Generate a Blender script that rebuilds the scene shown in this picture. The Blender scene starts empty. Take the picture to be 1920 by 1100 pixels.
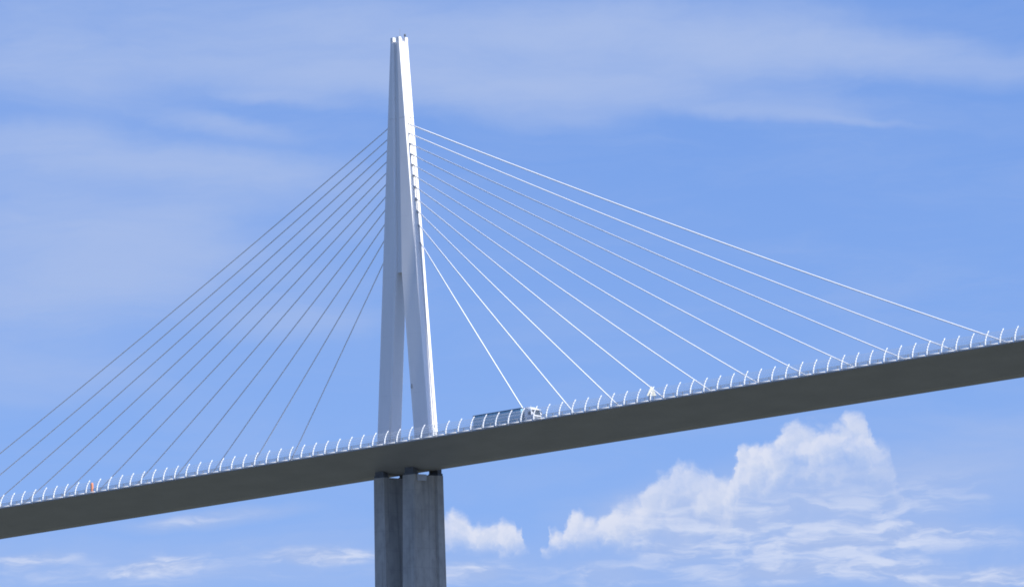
import bpy, bmesh, math, random
from mathutils import Vector, Matrix
R = math.radians
random.seed(4)
S = bpy.context.scene
COL = S.collection

# ------------------------------------------------------------------ camera, sky, sun, exposure
cam = bpy.data.cameras.new('camera')
cam.sensor_width = 36.0
cam.lens = 206.5
cam.clip_start = 1.0
cam.clip_end = 80000.0
cam_ob = bpy.data.objects.new('camera', cam)
COL.objects.link(cam_ob)
r_ = Vector((0.7070595, 0.7067681, -0.0233610))
u_ = Vector((0.1013636, -0.0686007, 0.9924814))
f_ = Vector((-0.6998516, 0.7041114, 0.1201454))
m = Matrix.Identity(4)
for i in range(3):
    m[i][0] = r_[i]; m[i][1] = u_[i]; m[i][2] = -f_[i]
m[0][3], m[1][3], m[2][3] = 868.838, -842.489, -113.62
cam_ob.matrix_world = m
S.camera = cam_ob

S.view_settings.view_transform = 'Standard'
S.view_settings.look = 'None'
S.view_settings.gamma = 1.0
S.view_settings.use_curve_mapping = False
EXPOSURE = 1.0
S.view_settings.exposure = EXPOSURE
S.cycles.filter_width = 1.8
S.cycles.max_bounces = 8
S.cycles.transparent_max_bounces = 24

SUN_EL, SUN_AZ = R(42), R(88.1)          # azimuth measured from +Y towards +X
sun_dir = Vector((math.sin(SUN_AZ) * math.cos(SUN_EL), math.cos(SUN_AZ) * math.cos(SUN_EL), math.sin(SUN_EL)))
sun = bpy.data.lights.new('sun', 'SUN')
sun.energy = 3.6
sun.angle = R(0.5)
sun.color = (1.0, 0.965, 0.90)
sun_ob = bpy.data.objects.new('sun', sun)
COL.objects.link(sun_ob)
sun_ob.location = (300, 60, 400)
sun_ob.rotation_euler = sun_dir.to_track_quat('Z', 'Y').to_euler()

# cloud map of the real sky: (azimuth offset, elevation offset, half width, half height, tilt) in degrees
CIRRUS = [(1.46,2.24,2.21,0.33,-0.7,0.38), (-0.36,2.35,1.47,0.32,-0.7,0.25), (-3.68,0.64,2.26,1.21,1.3,0.25), (-4.43,2.62,1.58,0.63,1.3,0.50), (-3.65,2.25,1.84,0.29,-0.7,0.40), (-2.45,2.34,1.05,0.37,-1.7,0.20), (-1.72,2.58,1.58,0.47,-1.7,0.55), (-1.31,2.11,1.37,0.26,-2.7,0.45), (-2.04,1.92,0.63,0.08,-6.7,0.30), (-0.25,2.71,1.58,0.32,1.3,0.35), (0.26,1.97,1.32,0.26,-1.7,0.50), (1.20,1.97,1.58,0.24,-0.7,0.50), (1.84,2.50,1.74,0.34,-1.7,0.75), (0.79,2.63,1.32,0.26,1.3,0.30), (2.77,2.32,1.05,0.26,-3.7,0.40), (4.17,2.16,1.26,0.22,-5.7,0.60), (4.95,2.04,0.63,0.16,-2.7,0.20), (2.49,1.70,1.05,0.08,-5.7,0.35), (3.48,1.56,0.58,0.04,-7.7,0.25), (2.86,1.74,0.79,0.13,-3.7,0.20), (0.51,1.68,0.68,0.12,-1.7,0.25), (-2.73,1.67,0.63,0.11,-10.7,0.45), (-4.34,1.51,1.21,0.21,-4.7,0.50), (-2.79,1.24,1.37,0.20,-3.7,0.65), (-4.66,1.18,0.84,0.47,1.3,0.35), (-3.26,0.85,0.89,0.20,9.3,0.45), (-4.20,0.55,1.47,0.42,1.3,0.40), (-4.47,0.03,1.37,0.32,1.3,0.50), (-2.09,-0.22,0.79,0.17,1.3,0.45), (-4.68,-0.69,1.05,0.32,1.3,0.40), (-3.42,0.43,1.05,0.32,1.3,0.30), (-1.60,0.87,0.63,0.32,1.3,0.20), (-3.00,-2.12,0.79,0.09,3.3,0.70), (-3.47,-2.58,3.16,0.32,1.3,0.42), (-3.42,-2.58,0.39,0.08,3.3,0.80), (-1.92,-2.54,0.50,0.08,-2.7,0.90), (-0.53,-2.72,0.37,0.09,1.3,0.50), (-4.71,-2.48,0.47,0.06,1.3,0.35), (2.21,-2.71,3.16,0.32,1.3,0.50), (3.77,-2.44,1.00,0.15,-1.7,0.60), (2.94,-2.52,0.53,0.08,1.3,0.50), (2.57,-2.77,0.63,0.09,3.3,0.60), (3.66,-2.77,0.63,0.13,-6.7,0.60), (4.53,-2.90,0.79,0.11,4.3,0.80), (1.55,-2.53,0.42,0.09,-0.7,0.40), (0.92,-2.78,0.37,0.13,1.3,0.40), (2.64,-2.10,1.74,0.39,4.3,0.75), (1.45,-2.22,0.84,0.26,1.3,0.40), (4.20,-1.93,1.37,0.53,1.3,0.35), (4.83,-1.59,0.63,0.32,1.3,0.20)]
# tops of the heaped clouds: (place along HEAP_U, elevation offset)
HEAP_U = (-1.009, 4.148)
HEAP_TOP = [(0.0000,-3.355), (0.0242,-2.372), (0.0369,-2.207), (0.0603,-2.147), (0.0805,-2.118), (0.0935,-2.135), (0.1052,-2.199), (0.1150,-2.268), (0.1300,-2.280), (0.1502,-2.246), (0.1704,-2.228), (0.1874,-2.245), (0.2002,-2.299), (0.2130,-2.363), (0.2206,-2.457), (0.2267,-2.655), (0.2317,-2.656), (0.2410,-2.377), (0.2554,-2.306), (0.2675,-2.307), (0.2793,-2.350), (0.2880,-2.221), (0.2983,-2.155), (0.3125,-2.131), (0.3243,-2.179), (0.3465,-2.161), (0.3770,-2.082), (0.4124,-2.035), (0.4275,-2.047), (0.4337,-2.006), (0.4422,-1.903), (0.4567,-1.833), (0.4791,-1.773), (0.4995,-1.719), (0.5143,-1.757), (0.5324,-1.770), (0.5645,-1.769), (0.5722,-1.838), (0.5953,-1.831), (0.6023,-1.655), (0.6189,-1.553), (0.6393,-1.504), (0.6612,-1.528), (0.6793,-1.531), (0.6898,-1.444), (0.7043,-1.368), (0.7247,-1.319), (0.7384,-1.373), (0.7675,-1.377), (0.7887,-1.370), (0.8050,-1.320), (0.8193,-1.271), (0.8375,-1.258), (0.8554,-1.287), (0.8649,-1.371), (0.8740,-1.528), (0.8958,-1.573), (0.9113,-1.658), (0.9262,-1.848), (0.9405,-2.130), (0.9662,-2.497), (1.0000,-3.485)]

SKY_STRENGTH = 0.1
W = bpy.data.worlds.new('World')
S.world = W
W.use_nodes = True
nt = W.node_tree
nt.nodes.clear()
N, L = nt.nodes, nt.links

def lk(a, b): L.new(a, b)

def setin(sock, v):
    if hasattr(v, 'is_output') or isinstance(v, bpy.types.NodeSocket): lk(v, sock)
    else: sock.default_value = v

def mth(op, a, b=None, c=None, clamp=False):
    n = N.new('ShaderNodeMath'); n.operation = op; n.use_clamp = clamp
    setin(n.inputs[0], a)
    if b is not None: setin(n.inputs[1], b)
    if c is not None: setin(n.inputs[2], c)
    return n.outputs[0]

def vmt(op, a, b=None):
    n = N.new('ShaderNodeVectorMath'); n.operation = op
    setin(n.inputs[0], a)
    if b is not None: setin(n.inputs[1], b)
    return n.outputs['Value'] if op in ('LENGTH', 'DOT_PRODUCT') else n.outputs['Vector']

def comb(x, y, z):
    n = N.new('ShaderNodeCombineXYZ')
    for k, v in enumerate((x, y, z)): setin(n.inputs[k], v)
    return n.outputs[0]

def noise(vec, scale, detail=5.0, rough=0.55, dist=0.0):
    n = N.new('ShaderNodeTexNoise'); n.inputs['Scale'].default_value = scale
    n.inputs['Detail'].default_value = detail; n.inputs['Roughness'].default_value = rough
    n.inputs['Distortion'].default_value = dist
    lk(vec, n.inputs['Vector'])
    return n

def ramp(v, a, b, lo=0.0, hi=1.0, smooth=True):
    n = N.new('ShaderNodeMapRange')
    n.interpolation_type = 'SMOOTHSTEP' if smooth else 'LINEAR'
    setin(n.inputs[0], v)
    for k, x in enumerate((a, b, lo, hi)): n.inputs[k + 1].default_value = x
    return n.outputs[0]

def cmix(f, a, b):
    n = N.new('ShaderNodeMix'); n.data_type = 'RGBA'
    setin(n.inputs[0], f)
    for k, v in ((6, a), (7, b)):
        if isinstance(v, tuple): n.inputs[k].default_value = (*v, 1.0)
        else: lk(v, n.inputs[k])
    return n.outputs[2]

tc = N.new('ShaderNodeTexCoord')
D = vmt('NORMALIZE', tc.outputs['Generated'])
sep = N.new('ShaderNodeSeparateXYZ'); lk(D, sep.inputs[0])
dx, dy, dz = sep.outputs
az = mth('ARCTAN2', dy, dx)
U = mth('MULTIPLY', mth('SUBTRACT', math.radians(134.826), az), math.degrees(0.993))
V = mth('SUBTRACT', mth('MULTIPLY', mth('ARCSINE', dz), math.degrees(1.0)), 6.9)
UV = comb(U, V, 0.0)

sky = N.new('ShaderNodeTexSky')
sky.sky_type = 'NISHITA'
sky.sun_disc = False
sky.sun_elevation = SUN_EL
sky.sun_rotation = SUN_AZ
sky.altitude = 400
sky.air_density = 1.0
sky.dust_density = 0.3
sky.ozone_density = 2.0
lk(vmt('NORMALIZE', comb(dx, dy, mth('MULTIPLY_ADD', mth('MAXIMUM', dz, 0.0), 0.9, 0.42))), sky.inputs['Vector'])
tint = vmt('MULTIPLY', sky.outputs['Color'], (0.90, 1.03, 1.31))
SKY_TINT_NODE = tint.node
# a slightly paler band of air low in the sky
blue = cmix(ramp(V, 3.5, -3.5, 0.04, 0.45), tint, (1.7, 2.65, 4.5))

# warp the map so that the clouds get ragged outlines
w1 = noise(UV, 0.9, 4.0, 0.6)
w2 = noise(UV, 4.5, 5.0, 0.6)
warp1 = vmt('MULTIPLY', vmt('SUBTRACT', w1.outputs['Color'], (0.5, 0.5, 0.5)), (0.9, 0.26, 0.0))
warp2 = vmt('MULTIPLY', vmt('SUBTRACT', w2.outputs['Color'], (0.5, 0.5, 0.5)), (0.17, 0.15, 0.0))
UVc = vmt('ADD', UV, warp1)
UVq = vmt('ADD', UV, warp2)

acc = None
for (cu, cv, a, b, t, amp) in CIRRUS:
    mp = N.new('ShaderNodeMapping'); mp.vector_type = 'TEXTURE'
    mp.inputs['Location'].default_value = (cu, cv, 0)
    mp.inputs['Rotation'].default_value = (0, 0, R(t))
    mp.inputs['Scale'].default_value = (a, b, 1)
    lk(UVc, mp.inputs[0])
    g = ramp(vmt('LENGTH', mp.outputs[0]), 1.55, 0.0, 0.0, amp)
    acc = g if acc is None else mth('ADD', acc, g)
# wind-drawn fibres
fib = noise(vmt('MULTIPLY', UVc, (0.42, 1.9, 1.0)), 1.0, 7.0, 0.62, 0.5).outputs['Fac']
fine = noise(vmt('MULTIPLY', UVc, (1.6, 7.0, 1.0)), 1.0, 5.0, 0.6, 0.4).outputs['Fac']
tex = mth('ADD', ramp(fib, 0.28, 0.72, 0.62, 1.30, False), ramp(fine, 0.3, 0.7, -0.09, 0.09, False))
veil = ramp(fib, 0.38, 0.80, 0.0, 0.15)                         # thin veil over the whole sky
cir = mth('ADD', mth('MULTIPLY', acc, tex), veil)
cir = mth('SUBTRACT', 1.0, mth('EXPONENT', mth('MULTIPLY', cir, -1.65)))   # thick veils saturate softly
col = cmix(cir, blue, (2.02, 2.60, 4.08))
# brighter, crisper streaks near the horizon
low = mth('MULTIPLY', ramp(V, -1.7, -2.4), mth('MULTIPLY', ramp(cir, 0.34, 0.80), ramp(fine, 0.40, 0.64)))
col = cmix(mth('MULTIPLY', low, 0.85), col, (3.3, 3.65, 4.6))

# heaped cumulus: crisp sunlit tops that dissolve downwards into haze
sq = N.new('ShaderNodeSeparateXYZ'); lk(UVq, sq.inputs[0])
V0, V1 = -4.0, -1.0
def cloud_top(du):
    fc = N.new('ShaderNodeFloatCurve')
    pts = fc.mapping.curves[0].points
    for i in range(len(HEAP_TOP) - 2): pts.new((i + 1) / len(HEAP_TOP), 0.0)
    for p, (a, v) in zip(pts, HEAP_TOP): p.location = (a, min(1, max(0, (v - V0) / (V1 - V0))))
    for p in pts: p.handle_type = 'AUTO_CLAMPED'
    fc.mapping.update()
    setin(fc.inputs['Value'], ramp(mth('ADD', sq.outputs[0], du), HEAP_U[0], HEAP_U[1], 0.0, 1.0, False))
    return mth('MULTIPLY_ADD', fc.outputs[0], V1 - V0, V0 + 2.0 * abs(du))
top = cloud_top(0.0)
for du in (-0.03, 0.03, -0.08, 0.08, -0.16, 0.16): top = mth('SMOOTH_MIN', top, cloud_top(du), 0.03)
depth = mth('SUBTRACT', mth('ADD', top, 0.02), sq.outputs[1])    # degrees inside the outline of the heaps
bil = noise(UVq, 4.5, 4.0, 0.52, 0.0).outputs['Fac']
bil2 = noise(vmt('ADD', UVq, (-0.04, 0.06, 0.0)), 4.5, 4.0, 0.52, 0.0).outputs['Fac']
edge = ramp(mth('ADD', depth, ramp(bil, 0.3, 0.7, -0.07, 0.07, False)), -0.04, 0.11)
floor_ = ramp(mth('ADD', V, ramp(bil, 0.3, 0.7, -0.08, 0.08, False)), -2.58, -2.36)   # flat, ragged base
fade = ramp(mth('ADD', depth, ramp(bil, 0.3, 0.7, 0.16, -0.16, False)), 0.17, 0.70, 1.0, 0.18)
alpha = mth('MULTIPLY', mth('MULTIPLY', edge, floor_), mth('MULTIPLY', fade, ramp(mth('ADD', U, ramp(bil, 0.3, 0.7, -0.22, 0.22, False)), 3.84, 3.26)))
shade = mth('ADD', ramp(mth('SUBTRACT', bil, bil2), -0.10, 0.10, 0.0, 0.40), ramp(depth, 0.0, 0.55, 0.68, 0.02, False), clamp=True)
cucol = cmix(shade, (2.65, 3.12, 4.25), (3.8, 3.95, 4.55))
gaps = ramp(noise(UVq, 2.4, 3.0, 0.5).outputs['Fac'], 0.36, 0.58, 0.70, 1.0)   # thinner patches in the heaps
col = cmix(mth('MULTIPLY', mth('MULTIPLY', alpha, gaps), 0.92), col, cucol)

bg = N.new('ShaderNodeBackground'); bg.inputs['Strength'].default_value = SKY_STRENGTH
lk(col, bg.inputs['Color'])
wo = N.new('ShaderNodeOutputWorld'); lk(bg.outputs[0], wo.inputs['Surface'])

# ------------------------------------------------------------------ materials
def principled(name, base, rough=0.5, metal=0.0, spec=0.5):
    mt = bpy.data.materials.new(name); mt.use_nodes = True
    b = mt.node_tree.nodes['Principled BSDF']
    b.inputs['Base Color'].default_value = (*base, 1)
    b.inputs['Roughness'].default_value = rough
    b.inputs['Metallic'].default_value = metal
    b.inputs['Specular IOR Level'].default_value = spec
    return mt, mt.node_tree, b

def varied(name, c0, c1, rough=0.5, scale=(0.4, 0.4, 0.4), spec=0.5, metal=0.0, detail=6, lines=None, bump=0.0):
    """noise between two close tones; lines = (axis, spacing, width, darkening) draws joints of the surface"""
    mt, t, b = principled(name, c0, rough, metal, spec)
    n, l = t.nodes, t.links
    c = n.new('ShaderNodeTexCoord')
    mp = n.new('ShaderNodeMapping'); mp.inputs['Scale'].default_value = scale
    l.new(c.outputs['Object'], mp.inputs[0])
    nz = n.new('ShaderNodeTexNoise'); nz.inputs['Scale'].default_value = 1.0
    nz.inputs['Detail'].default_value = detail; nz.inputs['Roughness'].default_value = 0.6
    l.new(mp.outputs[0], nz.inputs['Vector'])
    rm = n.new('ShaderNodeMapRange'); rm.inputs[1].default_value = 0.3; rm.inputs[2].default_value = 0.7
    l.new(nz.outputs['Fac'], rm.inputs[0])
    mx = n.new('ShaderNodeMix'); mx.data_type = 'RGBA'
    mx.inputs[6].default_value = (*c0, 1); mx.inputs[7].default_value = (*c1, 1)
    l.new(rm.outputs[0], mx.inputs[0])
    out = mx.outputs[2]
    for (axis, spacing, width, dark) in (lines or []):
        sp = n.new('ShaderNodeSeparateXYZ'); l.new(c.outputs['Object'], sp.inputs[0])
        q = n.new('ShaderNodeMath'); q.operation = 'PINGPONG'; q.inputs[1].default_value = spacing / 2
        l.new(sp.outputs[axis], q.inputs[0])
        k = n.new('ShaderNodeMapRange'); k.inputs[1].default_value = width * 0.5; k.inputs[2].default_value = width
        k.inputs[3].default_value = dark; k.inputs[4].default_value = 0.0
        l.new(q.outputs[0], k.inputs[0])
        m2 = n.new('ShaderNodeMix'); m2.data_type = 'RGBA'; m2.blend_type = 'MIX'
        l.new(k.outputs[0], m2.inputs[0]); l.new(out, m2.inputs[6])
        m2.inputs[7].default_value = tuple(0.25 * v for v in c0) + (1,)
        out = m2.outputs[2]
    l.new(out, b.inputs['Base Color'])
    if bump:
        bp = n.new('ShaderNodeBump'); bp.inputs['Strength'].default_value = bump; bp.inputs['Distance'].default_value = 0.05
        l.new(nz.outputs['Fac'], bp.inputs['Height']); l.new(bp.outputs[0], b.inputs['Normal'])
    return mt

M = {}
M['white_steel'] = varied('white_painted_steel', (0.80, 0.80, 0.79), (0.70, 0.71, 0.72), 0.42, (0.25, 0.25, 0.05))
M['pylon_steel'] = varied('pylon_paint', (0.82, 0.80, 0.77), (0.75, 0.74, 0.72), 0.45, (0.3, 0.3, 0.06), lines=[(2, 12.3, 0.05, 0.10)])
M['deck_steel'] = varied('deck_paint', (0.34, 0.345, 0.355), (0.285, 0.29, 0.30), 0.5, (0.10, 0.25, 0.25), lines=[(0, 17.1, 0.07, 0.25)])
M['cable'] = varied('cable_sheath', (0.80, 0.80, 0.78), (0.74, 0.74, 0.73), 0.4, (0.2, 0.2, 0.2))
M['grey_steel'] = varied('galvanised_steel', (0.30, 0.32, 0.33), (0.22, 0.24, 0.25), 0.45, (1, 1, 1), metal=0.3)
M['light_steel'] = varied('anchor_steel', (0.50, 0.51, 0.52), (0.42, 0.43, 0.44), 0.45, (1, 1, 1))
M['dark_steel'] = varied('dark_steel', (0.10, 0.11, 0.12), (0.07, 0.075, 0.08), 0.5, (1, 1, 1))
M['asphalt'] = varied('asphalt', (0.055, 0.055, 0.055), (0.04, 0.04, 0.042), 0.9, (0.3, 0.3, 0.3))
M['marking'] = varied('road_paint', (0.75, 0.75, 0.72), (0.6, 0.6, 0.58), 0.7, (1, 1, 1))

def concrete():
    mt, t, b = principled('fair_faced_concrete', (0.35, 0.34, 0.32), 0.85)
    n, l = t.nodes, t.links
    c = n.new('ShaderNodeTexCoord')
    def nz(scale, detail, rough=0.6):
        mp = n.new('ShaderNodeMapping'); mp.inputs['Scale'].default_value = scale
        l.new(c.outputs['Object'], mp.inputs[0])
        q = n.new('ShaderNodeTexNoise'); q.inputs['Scale'].default_value = 1; q.inputs['Detail'].default_value = detail
        q.inputs['Roughness'].default_value = rough
        l.new(mp.outputs[0], q.inputs['Vector']); return q.outputs['Fac']
    def mr(v, a, b_, lo, hi):
        q = n.new('ShaderNodeMapRange'); l.new(v, q.inputs[0])
        for k, x in enumerate((a, b_, lo, hi)): q.inputs[k + 1].default_value = x
        return q.outputs[0]
    def mix(f, a, col):
        q = n.new('ShaderNodeMix'); q.data_type = 'RGBA'; l.new(f, q.inputs[0])
        if isinstance(a, tuple): q.inputs[6].default_value = (*a, 1)
        else: l.new(a, q.inputs[6])
        q.inputs[7].default_value = (*col, 1); return q.outputs[2]
    o = mix(mr(nz((0.25, 0.25, 0.12), 6), 0.3, 0.7, 0, 1), (0.45, 0.43, 0.39), (0.33, 0.32, 0.295))
    o = mix(mr(nz((0.8, 0.8, 0.03), 5, 0.65), 0.50, 0.74, 0, 0.7), o, (0.13, 0.13, 0.13))     # rain streaks
    o = mix(mr(nz((0.7, 0.7, 0.45), 6), 0.48, 0.72, 0, 0.45), o, (0.20, 0.195, 0.185))
    sp = n.new('ShaderNodeSeparateXYZ'); l.new(c.outputs['Object'], sp.inputs[0])
    q = n.new('ShaderNodeMath'); q.operation = 'PINGPONG'; q.inputs[1].default_value = 2.0
    l.new(sp.outputs[2], q.inputs[0])
    o = mix(mr(q.outputs[0], 0.04, 0.09, 0.16, 0.0), o, (0.14, 0.14, 0.135))                     # lift joints every 4 m
    l.new(o, b.inputs['Base Color'])
    bp = n.new('ShaderNodeBump'); bp.inputs['Strength'].default_value = 0.25; bp.inputs['Distance'].default_value = 0.05
    l.new(nz((1.5, 1.5, 1.5), 6), bp.inputs['Height']); l.new(bp.outputs[0], b.inputs['Normal'])
    return mt
M['concrete'] = concrete()

def clear_panel():
    mt = bpy.data.materials.new('clear_acrylic'); mt.use_nodes = True
    t = mt.node_tree; n, l = t.nodes, t.links
    n.clear()
    tr = n.new('ShaderNodeBsdfTransparent'); tr.inputs[0].default_value = (0.93, 0.95, 0.96, 1)
    df = n.new('ShaderNodeBsdfPrincipled'); df.inputs['Base Color'].default_value = (0.62, 0.66, 0.70, 1); df.inputs['Roughness'].default_value = 0.15
    tl = n.new('ShaderNodeBsdfTranslucent'); tl.inputs[0].default_value = (0.75, 0.8, 0.85, 1)
    m1 = n.new('ShaderNodeMixShader'); m1.inputs[0].default_value = 0.45
    l.new(df.outputs[0], m1.inputs[1]); l.new(tl.outputs[0], m1.inputs[2])
    m2 = n.new('ShaderNodeMixShader')
    c = n.new('ShaderNodeTexCoord'); nz = n.new('ShaderNodeTexNoise'); nz.inputs['Scale'].default_value = 1.4
    l.new(c.outputs['Object'], nz.inputs['Vector'])
    rm = n.new('ShaderNodeMapRange'); rm.inputs[3].default_value = 0.20; rm.inputs[4].default_value = 0.33
    l.new(nz.outputs['Fac'], rm.inputs[0]); l.new(rm.outputs[0], m2.inputs[0])
    l.new(tr.outputs[0], m2.inputs[1]); l.new(m1.outputs[0], m2.inputs[2])
    o = n.new('ShaderNodeOutputMaterial'); l.new(m2.outputs[0], o.inputs['Surface'])
    return mt
M['clear'] = clear_panel()

# ------------------------------------------------------------------ helpers
def link(o, parent=None):
    COL.objects.link(o)
    if parent: o.parent = parent
    return o

def tag(o, label, cat, group=None, kind=None):
    o['label'] = label
    if cat: o['category'] = cat
    if group: o['group'] = group
    if kind: o['kind'] = kind
    return o

def empty(name, label, cat, loc=(0, 0, 0), group=None):
    o = bpy.data.objects.new(name, None)
    o.empty_display_size = 1.0
    COL.objects.link(o); o.location = loc
    return tag(o, label, cat, group)

class MB:
    def __init__(self): self.bm = bmesh.new()
    def face(self, vs):
        try: self.bm.faces.new(vs)
        except ValueError: pass
    def box(self, x0, x1, y0, y1, z0, z1, bevel=0.0):
        a = bmesh.ops.create_cube(self.bm, size=1.0)['verts']
        for v in a:
            v.co = Vector(((x0 + x1) / 2 + v.co.x * (x1 - x0), (y0 + y1) / 2 + v.co.y * (y1 - y0), (z0 + z1) / 2 + v.co.z * (z1 - z0)))
        if bevel:
            es = list({e for v in a for e in v.link_edges})
            bmesh.ops.bevel(self.bm, geom=es, offset=bevel, segments=2, affect='EDGES', profile=0.5)
        return self
    def loft(self, rings, closed=True, cap=True):
        vr = [[self.bm.verts.new(p) for p in ring] for ring in rings]
        n = len(vr[0])
        for a, b in zip(vr, vr[1:]):
            for k in range(n if closed else n - 1):
                self.face((a[k], a[(k + 1) % n], b[(k + 1) % n], b[k]))
        if cap and closed:
            self.face(list(reversed(vr[0]))); self.face(vr[-1])
        return self
    def tube(self, pts, rad, seg=10, cap=True):
        pts = [Vector(p) for p in pts]
        rings = []
        for i, p in enumerate(pts):
            t = (pts[min(i + 1, len(pts) - 1)] - pts[max(i - 1, 0)]).normalized()
            up = Vector((0, 1, 0)) if abs(t.y) < 0.9 else Vector((0, 0, 1))
            a = t.cross(up).normalized(); b = t.cross(a)
            rr = rad[i] if isinstance(rad, (list, tuple)) else rad
            rings.append([p + (a * math.cos(2 * math.pi * k / seg) + b * math.sin(2 * math.pi * k / seg)) * rr for k in range(seg)])
        return self.loft(rings, cap=cap)
    def prism(self, poly, y0, y1):                # polygon in x,z swept along y
        return self.loft([[Vector((x, y0, z)) for x, z in poly], [Vector((x, y1, z)) for x, z in poly]])
    def mesh(self, name, mat, smooth=False):
        bmesh.ops.recalc_face_normals(self.bm, faces=self.bm.faces)
        me = bpy.data.meshes.new(name); self.bm.to_mesh(me); self.bm.free()
        me.materials.append(mat)
        if smooth:
            for p in me.polygons: p.use_smooth = True
        return me
    def build(self, name, mat, parent=None, smooth=False, loc=None):
        o = bpy.data.objects.new(name, self.mesh(name, mat, smooth))
        if loc: o.location = loc
        return link(o, parent)

SL = 0.03                                          # the road climbs 3 % towards +X
def dz_(x): return SL * x

# ------------------------------------------------------------------ ground
def ground_h(x, y):
    d = math.hypot(x, y)
    t = min(1, max(0, (d - 260) / 900)); t = t * t * (3 - 2 * t)
    h = -192 + 76.7 * t
    k = min(1, max(0, (d - 1500) / 2500))
    h += k * (35 * math.sin(x * 0.0011 + 1.3) * math.sin(y * 0.0013 + 0.4) + 18 * math.sin(x * 0.0031) * math.sin(y * 0.0027 + 2))
    return h
mb = MB()
G = 96
def gc(i):
    t = (i / G) * 2 - 1
    return math.copysign(abs(t) ** 2.2 * 32000, t)
grid = [[mb.bm.verts.new((gc(i), gc(j), ground_h(gc(i), gc(j)))) for j in range(G + 1)] for i in range(G + 1)]
for i in range(G):
    for j in range(G): mb.face((grid[i][j], grid[i + 1][j], grid[i + 1][j + 1], grid[i][j + 1]))
M['ground'] = varied('valley_scrub', (0.045, 0.055, 0.040), (0.085, 0.085, 0.070), 0.95, (0.012, 0.012, 0.012))
g = mb.build('ground', M['ground'], smooth=True)
tag(g, 'green and stony valley floor below the viaduct', None, kind='structure')

# ------------------------------------------------------------------ bridge deck
deck = empty('bridge_deck', 'long grey viaduct deck with shaded underside crossing the whole picture', 'bridge')
prof = [(-15.5, 0.0), (-15.5, -0.16), (-15.3, -0.30), (-2.0, -4.02), (2.0, -4.02), (15.3, -0.30), (15.5, -0.16), (15.5, 0.0)]
xs = [-430 + 17.2 * k for k in range(51)]
MB().loft([[Vector((x, y, z + dz_(x))) for y, z in prof] for x in xs]).build('box_girder', M['deck_steel'], deck)
for s in (-1, 1):
    a, b = sorted((s * 2.4, s * 13.4))
    mb = MB(); v = [mb.bm.verts.new((x, y, dz_(x) + 0.008)) for x, y in ((xs[0], a), (xs[-1], a), (xs[-1], b), (xs[0], b))]
    mb.face(v); mb.build('road_surface', M['asphalt'], deck)
    mb = MB()
    for yy, dash in ((3.3, 0), (6.8, 1), (10.3, 0)):
        y = s * yy; x = -420
        while x < 420:
            x1 = x + (3.0 if dash else 39.0)
            mb.face([mb.bm.verts.new((px, py, dz_(px) + 0.014)) for px, py in ((x, y - .1), (x1, y - .1), (x1, y + .1), (x, y + .1))])
            x = x1 + (10.0 if dash else 0)
    mb.build('lane_marking', M['marking'], deck)

# ------------------------------------------------------------------ pylon
pylon = empty('bridge_pylon', 'tall white inverted-V pylon rising from the middle of the deck', 'pylon')
WO = 1.28
ZC = 37.6
def hx(z): return 1.25 + 0.0775 * (87 - z)
def hxi(z): return 0.75 + 0.0785 * (ZC - z) if z < ZC else 0.75 - 0.005 * (z - ZC)
def wi(z):
    q = [(-1, .44), (ZC, .44), (44, .36), (57.8, .22), (70, .12), (88, .05)]
    for (a, b), (c, d) in zip(q, q[1:]):
        if z <= c: return WO + b + (d - b) * (z - a) / (c - a)
def leg_ring(s, z, notch=0.30):
    xo, xi, w = hx(z), hxi(z), wi(z)
    c = min(.35, .3 * (xo - xi))
    p = [(xi, -w + c), (xi + c, -w), (xo - .06, -WO - .01), (xo, -WO + .05), (xo, -.60), (xo - notch, -.60), (xo - notch, .50), (xo, .50), (xo, WO - .05), (xo - .06, WO + .01), (xi + c, w), (xi, w - c)]
    r = [Vector((s * x, y, z)) for x, y in p]
    return r if s > 0 else list(reversed(r))
for s in (-1, 1):
    MB().loft([leg_ring(s, z) for z in (-0.3, 12, 25, ZC)]).build('leg', M['pylon_steel'], pylon)
mb = MB()
ZT = 86.15
for s in (-1, 1):
    mb.loft([leg_ring(s, z) for z in (ZC + 0.0, 44, 52, ZC + 22, 69.9)])
    mb.loft([leg_ring(s, z) for z in (69.98, 78, ZT)])
    mb.loft([[Vector((s * (hx(z) - .06), y, z)) for y in (-WO + .03, -.6)] + [Vector((s * (hxi(z) + .05), y, z)) for y in (-.6, -WO + .03)] for z in (69.9, 69.98)])
# corner posts of the crown and the recessed web between the two flanges
for s in (-1, 1):
    for t in (-1, 1):
        def cr(z):
            xo, xi, w = hx(z), hxi(z), wi(z)
            return [Vector((s * xi, t * w, z)), Vector((s * xo, t * WO, z)), Vector((s * xo, t * .58, z)), Vector((s * xi, t * .58, z))]
        mb.loft([cr(ZT), cr(87.0)])
wr = lambda z: [Vector((x, y, z)) for x, y in ((-hxi(z), -(wi(z) - .62)), (hxi(z), -(wi(z) - .62)), (hxi(z), wi(z) - .62), (-hxi(z), wi(z) - .62))]
mb.loft([wr(ZC + 0.05), wr(55), wr(70), wr(ZT - 0.03)])
mb.build('mast', M['pylon_steel'], pylon)
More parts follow.
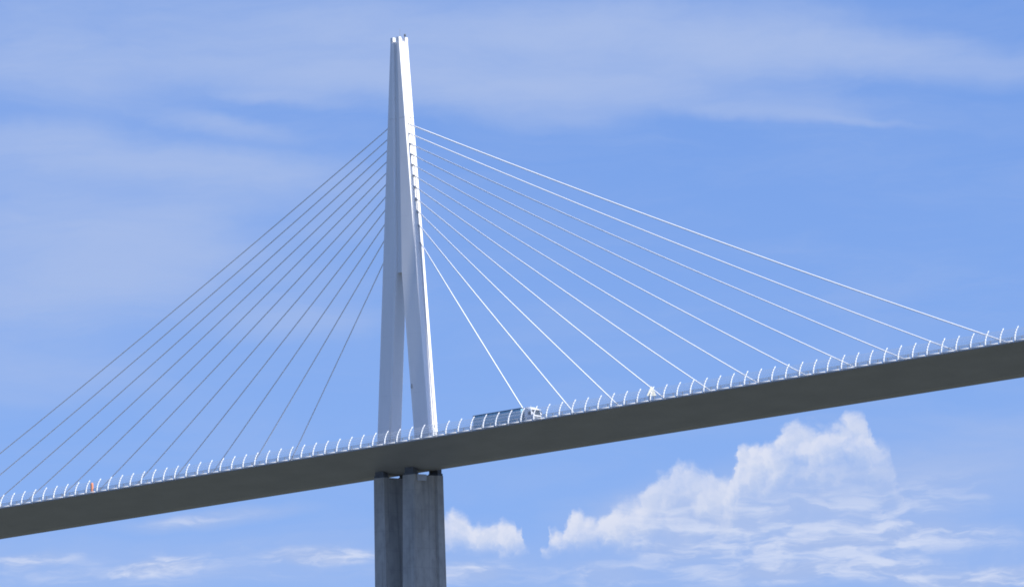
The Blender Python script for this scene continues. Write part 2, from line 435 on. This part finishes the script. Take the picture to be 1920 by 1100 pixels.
# rounded light edge strips along the inner corners of the front face
mb = MB().tube([(-hxi(z) - .17, -wi(z) + .17, z) for z in (0.2, 12, 25, ZC, 45, 52, ZC + 22)], .14, 8)
mb.build('edge_bead', M['white_steel'], pylon, smooth=True)
mb = MB().tube([(0.1, 0.2, 85.6), (0.1, 0.2, 88.9)], [.05, .03], 6); mb.build('lightning_rod', M['grey_steel'], pylon)
mb = MB().tube([(1.0, 0.75, 87.0), (1.0, 0.75, 87.35)], .10, 8).tube([(1.0, 0.75, 87.35), (1.0, 0.75, 87.75)], [.22, .17], 10)
mb.build('beacon_light', M['dark_steel'], pylon, smooth=True)
mb = MB().box(3.3, 3.5, -WO - .70, -WO - .40, 13.2, 13.8, .03).box(3.35, 3.45, -WO - .6, -WO - .40, 13.8, 14.1)
mb.build('junction_box', M['grey_steel'], pylon)

# ------------------------------------------------------------------ stay cables
TOP_Z = [68.57, 66.51, 64.3, 62.11, 59.92, 57.69, 55.31, 52.84, 50.21, 47.33, 43.59]
ORD = ['uppermost', 'second', 'third', 'fourth', 'fifth', 'sixth', 'seventh', 'eighth', 'ninth', 'tenth', 'lowest']
def cable_pts(s, k, n=28):
    zt = TOP_Z[k]
    lat = .105 * (k - 5) + (.10 if k else -.03)                             # added sideways fan: keeps each stay out of the shadow of the one above
    a = Vector((s * (hx(zt) - .30), lat, zt + .1))
    X = s * (37.9 + 13.05 * (10 - k)) if s > 0 else -(37.5 + 12.9 * (10 - k))
    b = Vector((X - 1.04 * lat, lat, dz_(X) + .15))
    sag = 0.0052 * (b - a).length * ((b - a).length / 170) ** 1
    return [a.lerp(b, i / n) - Vector((0, 0, 4 * sag * (i / n) * (1 - i / n))) for i in range(n + 1)]
for s in (1, -1):
    for k in range(11):
        p = cable_pts(s, k)
        if s > 0:
            lab = {0: 'uppermost and thickest sunlit white stay cable right of the pylon',
                   10: 'lowest sunlit white stay cable, ending right behind the lorry cab'}.get(k, f'{ORD[k]} sunlit white stay cable from the top, right of the pylon')
        else:
            lab = {0: 'uppermost thin grey stay cable left of the pylon', 10: 'lowest and steepest thin grey stay cable left of the pylon'}.get(k, f'{ORD[k]} thin grey stay cable from the top, left of the pylon')
        c = empty('stay_cable', lab, 'cable', tuple(p[-1]), 'stay cables fanning out from the pylon')
        q = [v - p[-1] for v in p]
        rad = (0.14 if k == 0 else 0.118) if s > 0 else 0.112
        MB().tube(q, rad, 10).build('sheath', M['cable'], c, smooth=True)
        d = (q[-2] - q[-1]).normalized()
        MB().tube([q[-1] - d * .3, q[-1] + d * 3.2], .20, 12).tube([q[-1] + d * 3.2, q[-1] + d * 3.4], .24, 12).build('guide_tube', M['white_steel'], c, smooth=False)
        # anchor housing on the pylon
        d = (p[1] - p[0]).normalized()
        MB().tube([p[0] - d * .05, p[0] + d * .42], .17, 12).tube([p[0] + d * .42, p[0] + d * .50], .21, 12).build('cable_anchor', M['light_steel'], pylon, smooth=False)

# ------------------------------------------------------------------ pier
pier = empty('bridge_pier', 'grey concrete pier split into two tall columns under the deck', 'pier', (0, 0, -192))
ZP = -4.88
def col_ring(s, z):
    d = ZP - z
    xi = 2.78 - 0.0163 * d; xo = 6.12; w = 4.32 + 0.0127 * d
    p = [(xi, -w), (xo - .28, -w), (xo, -w + .28), (xo, -2.35), (xo - .55, -2.15), (xo - .55, 2.15), (xo, 2.35), (xo, w - .28), (xo - .28, w), (xi, w)]
    r = [Vector((s * x, y, z + 192)) for x, y in p]
    return r if s > 0 else list(reversed(r))
for s in (-1, 1):
    MB().loft([col_ring(s, z) for z in (-94, -60, -30, ZP)]).build('column', M['concrete'], pier)
def sh(z, w, x): return [Vector((a, b, z + 192)) for a, b in ((-x + 2.5, -w), (x - 2.5, -w), (x, -w * .45), (x, w * .45), (x - 2.5, w), (-x + 2.5, w), (-x, w * .45), (-x, -w * .45))]
MB().loft([sh(-200, 12, 8.5), sh(-150, 8, 7.2), sh(-94.02, 5.5, 6.1)]).build('shaft', M['concrete'], pier)
for s in (-1, 1):
    for y in (-3.5, 3.5):
        zt = -4.02 + (abs(y) + .6 - 2.0) / 13.3 * 3.72
        mb = MB().box(s * 4.4 - 1.45, s * 4.4 + 1.45, y - .72, y + .72, ZP + 192 - .02, ZP + 192 + .5, .04)
        mb.box(s * 4.4 - 1.25, s * 4.4 + 1.25, y - .6, y + .6, ZP + 192 + .5, zt + dz_(s * 4.4) + 192)
        mb.build('bearing', M['dark_steel'], pier)
MB().box(6.14, 6.45, -3.55, -1.0, -6.15 + 192, -4.85 + 192, .04).build('inspection_panel', M['light_steel'], pier)

# ------------------------------------------------------------------ wind screen along the near edge
YE = -15.5
fence = empty('wind_screen', 'row of curved white posts with clear wind panels along near deck edge', 'fence', (0, YE, 0))
CURVE = [(0.0, 0.0), (0.02, 0.5), (0.11, 1.0), (0.30, 1.55), (0.58, 2.1), (0.92, 2.6), (1.24, 2.98)]
def curve_at(h):
    for (a, b), (c, d) in zip(CURVE, CURVE[1:]):
        if h <= d: return a + (c - a) * (h - b) / (d - b)
    return CURVE[-1][0]
# post: tapering curved fin with pane clamps
mb = MB()
rings = []
for i, (y, h) in enumerate(CURVE):
    wd = 0.29 - 0.15 * h / 3.0
    tx = 0.075 - 0.02 * h / 3.0
    rings.append([Vector((-tx, y - .02, h)), Vector((tx, y - .02, h)), Vector((tx, y + wd, h)), Vector((-tx, y + wd, h))])
mb.loft(rings)
for h in (0.62, 1.12, 1.62, 2.12, 2.6):
    y = curve_at(h); mb.box(-.13, .13, y - .07, y + .09, h - .08, h + .08, .02)
mb.box(-.15, .15, -.06, .40, -.06, .05)
post_me = mb.mesh('post', M['white_steel'])
PS = 3.57
mb = MB()
for (h0, h1) in ((0.20, 0.58), (0.68, 1.07), (1.18, 1.57), (1.68, 2.06), (2.18, 2.56)):
    vs = []
    for x in (0.14, PS - 0.14):
        for h in (h0, (h0 + h1) / 2, h1):
            vs.append(mb.bm.verts.new((x, curve_at(h), h + SL * x)))
    mb.face((vs[0], vs[3], vs[4], vs[1])); mb.face((vs[1], vs[4], vs[5], vs[2]))
panel_me = mb.mesh('panel', M['clear'], smooth=True)
sill_me = MB().tube([(0.12, -.04, .13 + SL * .12), (PS - .36, -.04, .13 + SL * (PS - .36))], .105, 10).mesh('sill', M['white_steel'], smooth=True)
for i in range(-44, 55):
    x = PS * (i + 4.537)
    o = bpy.data.objects.new('post', post_me); o.location = (x, 0, dz_(x)); link(o, fence)
    o = bpy.data.objects.new('panel', panel_me); o.location = (x, 0, dz_(x)); link(o, fence)
    p = bpy.data.objects.new('sill', sill_me); link(p, o)

# ------------------------------------------------------------------ crash barrier beside the near lane
YB = -14.0
bar = empty('crash_barrier', 'low grey steel crash barrier with three rails behind the wind screen', 'barrier', (0, YB, 0))
for h, rr in ((0.55, .035), (0.82, .04), (1.08, .05)):
    MB().tube([(-160, -.1, h + dz_(-160)), (200, -.1, h + dz_(200))], rr, 8).build('rail', M['grey_steel'], bar, smooth=True)
bp_me = MB().prism([(-.045, 0), (.045, 0), (.045, 1.1), (-.045, 1.1)], -.06, .10).mesh('barrier_post', M['grey_steel'])
X0 = 180.0
for k in range(100):
    x = X0 - 2.53 * k
    o = bpy.data.objects.new('barrier_post', bp_me); o.location = (x, 0, dz_(x)); link(o, bar)
mb = MB()
for k in range(100, 128):
    x = X0 - 2.53 * k; mb.box(x - .06, x + .06, -.06, .10, dz_(x), dz_(x) + 1.1)
o = mb.build('barrier_post_row', M['grey_steel'], bar); o['kind'] = 'stuff'

# ------------------------------------------------------------------ articulated lorry on the near lane
truck = empty('articulated_lorry', 'white lorry cab pulling a long blue and grey trailer across the bridge', 'lorry', (28.9, -8.1, dz_(28.9) + .012))
truck.rotation_euler = (0, -math.atan(SL), 0)
tyre = varied('tyre_rubber', (0.02, 0.02, 0.02), (0.03, 0.03, 0.03), 0.85, (3, 3, 3))
paint_w = varied('cab_paint', (0.80, 0.80, 0.80), (0.74, 0.74, 0.74), 0.25, (1, 1, 1))
paint_b = varied('trailer_blue', (0.30, 0.50, 0.60), (0.20, 0.40, 0.53), 0.45, (0.5, 0.5, 0.9))
paint_d = varied('trailer_dark_blue', (0.035, 0.05, 0.08), (0.025, 0.04, 0.06), 0.5, (1, 1, 1))
paint_l = varied('trailer_rail', (0.76, 0.80, 0.82), (0.68, 0.73, 0.76), 0.4, (1, 1, 1))
glass = varied('dark_glass', (0.03, 0.04, 0.05), (0.04, 0.05, 0.06), 0.08, (1, 1, 1))
lampm = varied('headlight_glass', (0.75, 0.75, 0.7), (0.6, 0.6, 0.55), 0.1, (3, 3, 3))
Yw = 1.27
MB().box(0, 13.7, -Yw, Yw, 1.2, 3.82, .04).build('trailer_body', paint_b, truck)
MB().box(-.02, 13.75, -Yw - .03, Yw + .03, 3.82, 3.98, .03).build('roof_edge', paint_d, truck)
for z0, z1 in ((1.22, 1.46), (1.90, 2.08), (2.52, 2.70), (3.16, 3.32)):
    MB().box(.03, 13.67, -Yw - .035, Yw + .035, z0, z1, .012).build('side_rail', paint_l, truck)
MB().box(-.06, 0, -Yw + .02, Yw - .02, 1.15, 3.82, .015).build('rear_door', paint_l, truck)
MB().box(.2, 13.0, -.55, .55, .85, 1.19).box(5.0, 8.6, -1.15, -.62, .45, 1.1, .05).build('chassis', M['dark_steel'], truck)
MB().box(3.2, 8.9, -1.22, -1.18, .50, 1.05, .01).build('side_guard', M['grey_steel'], truck)
def wheel(x, y):
    s = -1 if y < 0 else 1
    w = MB().tube([(0, -.16, 0), (0, -.13, 0), (0, .13, 0), (0, .16, 0)], [.44, .51, .51, .44], 24).build('wheel', tyre, truck, smooth=False, loc=(x, y, .51))
    MB().tube([(0, s * .10, 0), (0, s * .172, 0)], [.30, .27], 20).tube([(0, s * .17, 0), (0, s * .21, 0)], [.12, .09], 12).build('rim', M['grey_steel'], w)
for x in (2.0, 3.3, 4.6, 12.9, 16.0):
    for y in (-1.08, 1.08): wheel(x, y)
X1 = 17.2
cabp = [(14.35, 1.0), (14.35, 3.88), (14.8, 3.98), (15.5, 3.95), (16.1, 3.72), (16.45, 3.46), (16.62, 3.30), (16.92, 2.18), (17.12, 2.05), (X1, 1.2), (X1, .98), (16.75, .92), (16.55, 1.12), (15.45, 1.12), (15.3, .95)]
mb = MB().prism(cabp, -1.22, 1.22)
bmesh.ops.bevel(mb.bm, geom=[e for e in mb.bm.edges if abs(e.verts[0].co.y) > 1.2 and abs(e.verts[1].co.y) > 1.2 and e.verts[0].co.y * e.verts[1].co.y > 0], offset=.24, segments=4, affect='EDGES')
cab = mb.build('cab', paint_w, truck)
def quad_on(p0, p1, y0, y1, off, th=0.02):          # thin pane proud of the sloping front between two profile points
    (xa, za), (xb, zb) = p0, p1
    n = Vector((zb - za, 0, xa - xb)).normalized()
    if n.x < 0: n = -n
    mb = MB(); a = []
    for o in (off, off + th): a.append([Vector((x, y, z)) + n * o for x, z, y in ((xa, za, y0), (xa, za, y1), (xb, zb, y1), (xb, zb, y0))])
    return mb.loft(a)
quad_on((16.66, 3.16), (16.90, 2.26), -1.06, 1.06, .004).build('windscreen', glass, cab)
MB().box(15.62, 16.50, -1.235, -1.222, 2.25, 3.02, .004).build('side_window', glass, cab)
MB().box(15.62, 16.50, 1.222, 1.235, 2.25, 3.02, .004).build('side_window', glass, cab)
MB().box(16.55, 17.02, -1.16, 1.16, 3.24, 3.36, .04).build('sun_visor', paint_w, truck)
MB().box(16.72, X1 + .07, -1.25, 1.25, .38, .90, .07).build('bumper', paint_w, truck)
MB().box(X1 + .0, X1 + .03, -.72, .72, 1.05, 1.62, .01).box(X1 - .04, X1 + .02, -.80, .80, 1.72, 1.86, .01).build('grille', M['dark_steel'], truck)
for y in (-.95, .95): MB().box(X1 - .02, X1 + .05, y - .2, y + .2, 1.0, 1.28, .03).build('headlight', lampm, truck)
for y in (-1, 1):
    a, b = sorted((y * 1.30, y * 1.52))
    MB().box(16.72, 16.86, a, b, 2.25, 3.0, .04).tube([(16.7, y * 1.2, 3.05), (16.78, y * 1.42, 3.02)], .03, 6).build('mirror', paint_w if y < 0 else M['dark_steel'], truck)
MB().box(14.4, 15.3, -1.2, -.75, .45, .98, .05).box(15.5, 16.5, -1.24, -1.20, .42, .52).build('fuel_tank', M['grey_steel'], truck)
MB().tube([(16.2, -.9, 3.7), (16.2, -.9, 4.15)], .035, 6).build('antenna', paint_w, truck)
MB().box(13.75, 14.36, -.9, .9, .85, 1.15).tube([(14.2, -.95, 1.1), (14.2, -.95, 3.4)], .09, 10).build('coupling', M['dark_steel'], truck)

# ------------------------------------------------------------------ orange call post
orange = varied('orange_paint', (0.85, 0.30, 0.11), (0.75, 0.24, 0.08), 0.45, (2, 2, 2))
sos = empty('call_post', 'slim orange emergency call post standing by the wind screen at left', 'call post', (-82.5, -14.75, dz_(-82.5)))
MB().prism([(-.21, .12), (.21, .12), (.21, 1.95), (.14, 2.25), (-.14, 2.25), (-.21, 1.95)], -.24, .24).build('cabinet', orange, sos)
MB().box(-.34, .34, -.31, .31, 0, .12, .02).build('plinth', M['grey_steel'], sos)
MB().box(-.18, .18, .24, .27, 1.05, 1.65, .01).build('speaker_panel', M['dark_steel'], sos)

# ------------------------------------------------------------------ roadside sign
cream = varied('cream_board', (0.80, 0.76, 0.60), (0.72, 0.70, 0.58), 0.5, (2, 2, 2))
sg = empty('roadside_sign', 'cream triangular sign board on two grey legs behind the wind screen', 'sign', (84.0, -14.9, dz_(84)))
mb = MB()
tri = [(-.95, 1.15), (.95, 1.15), (.12, 2.95), (-.12, 2.95)]
mb.prism(tri, -.04, .04)
o = mb.build('board', cream, sg); o.rotation_euler = (0, 0, R(40))
for x in (-.5, .5):
    MB().box(x * .766 - .07, x * .766 + .07, x * .643 - .07, x * .643 + .07, 0, 1.15).build('leg', M['grey_steel'], sg)
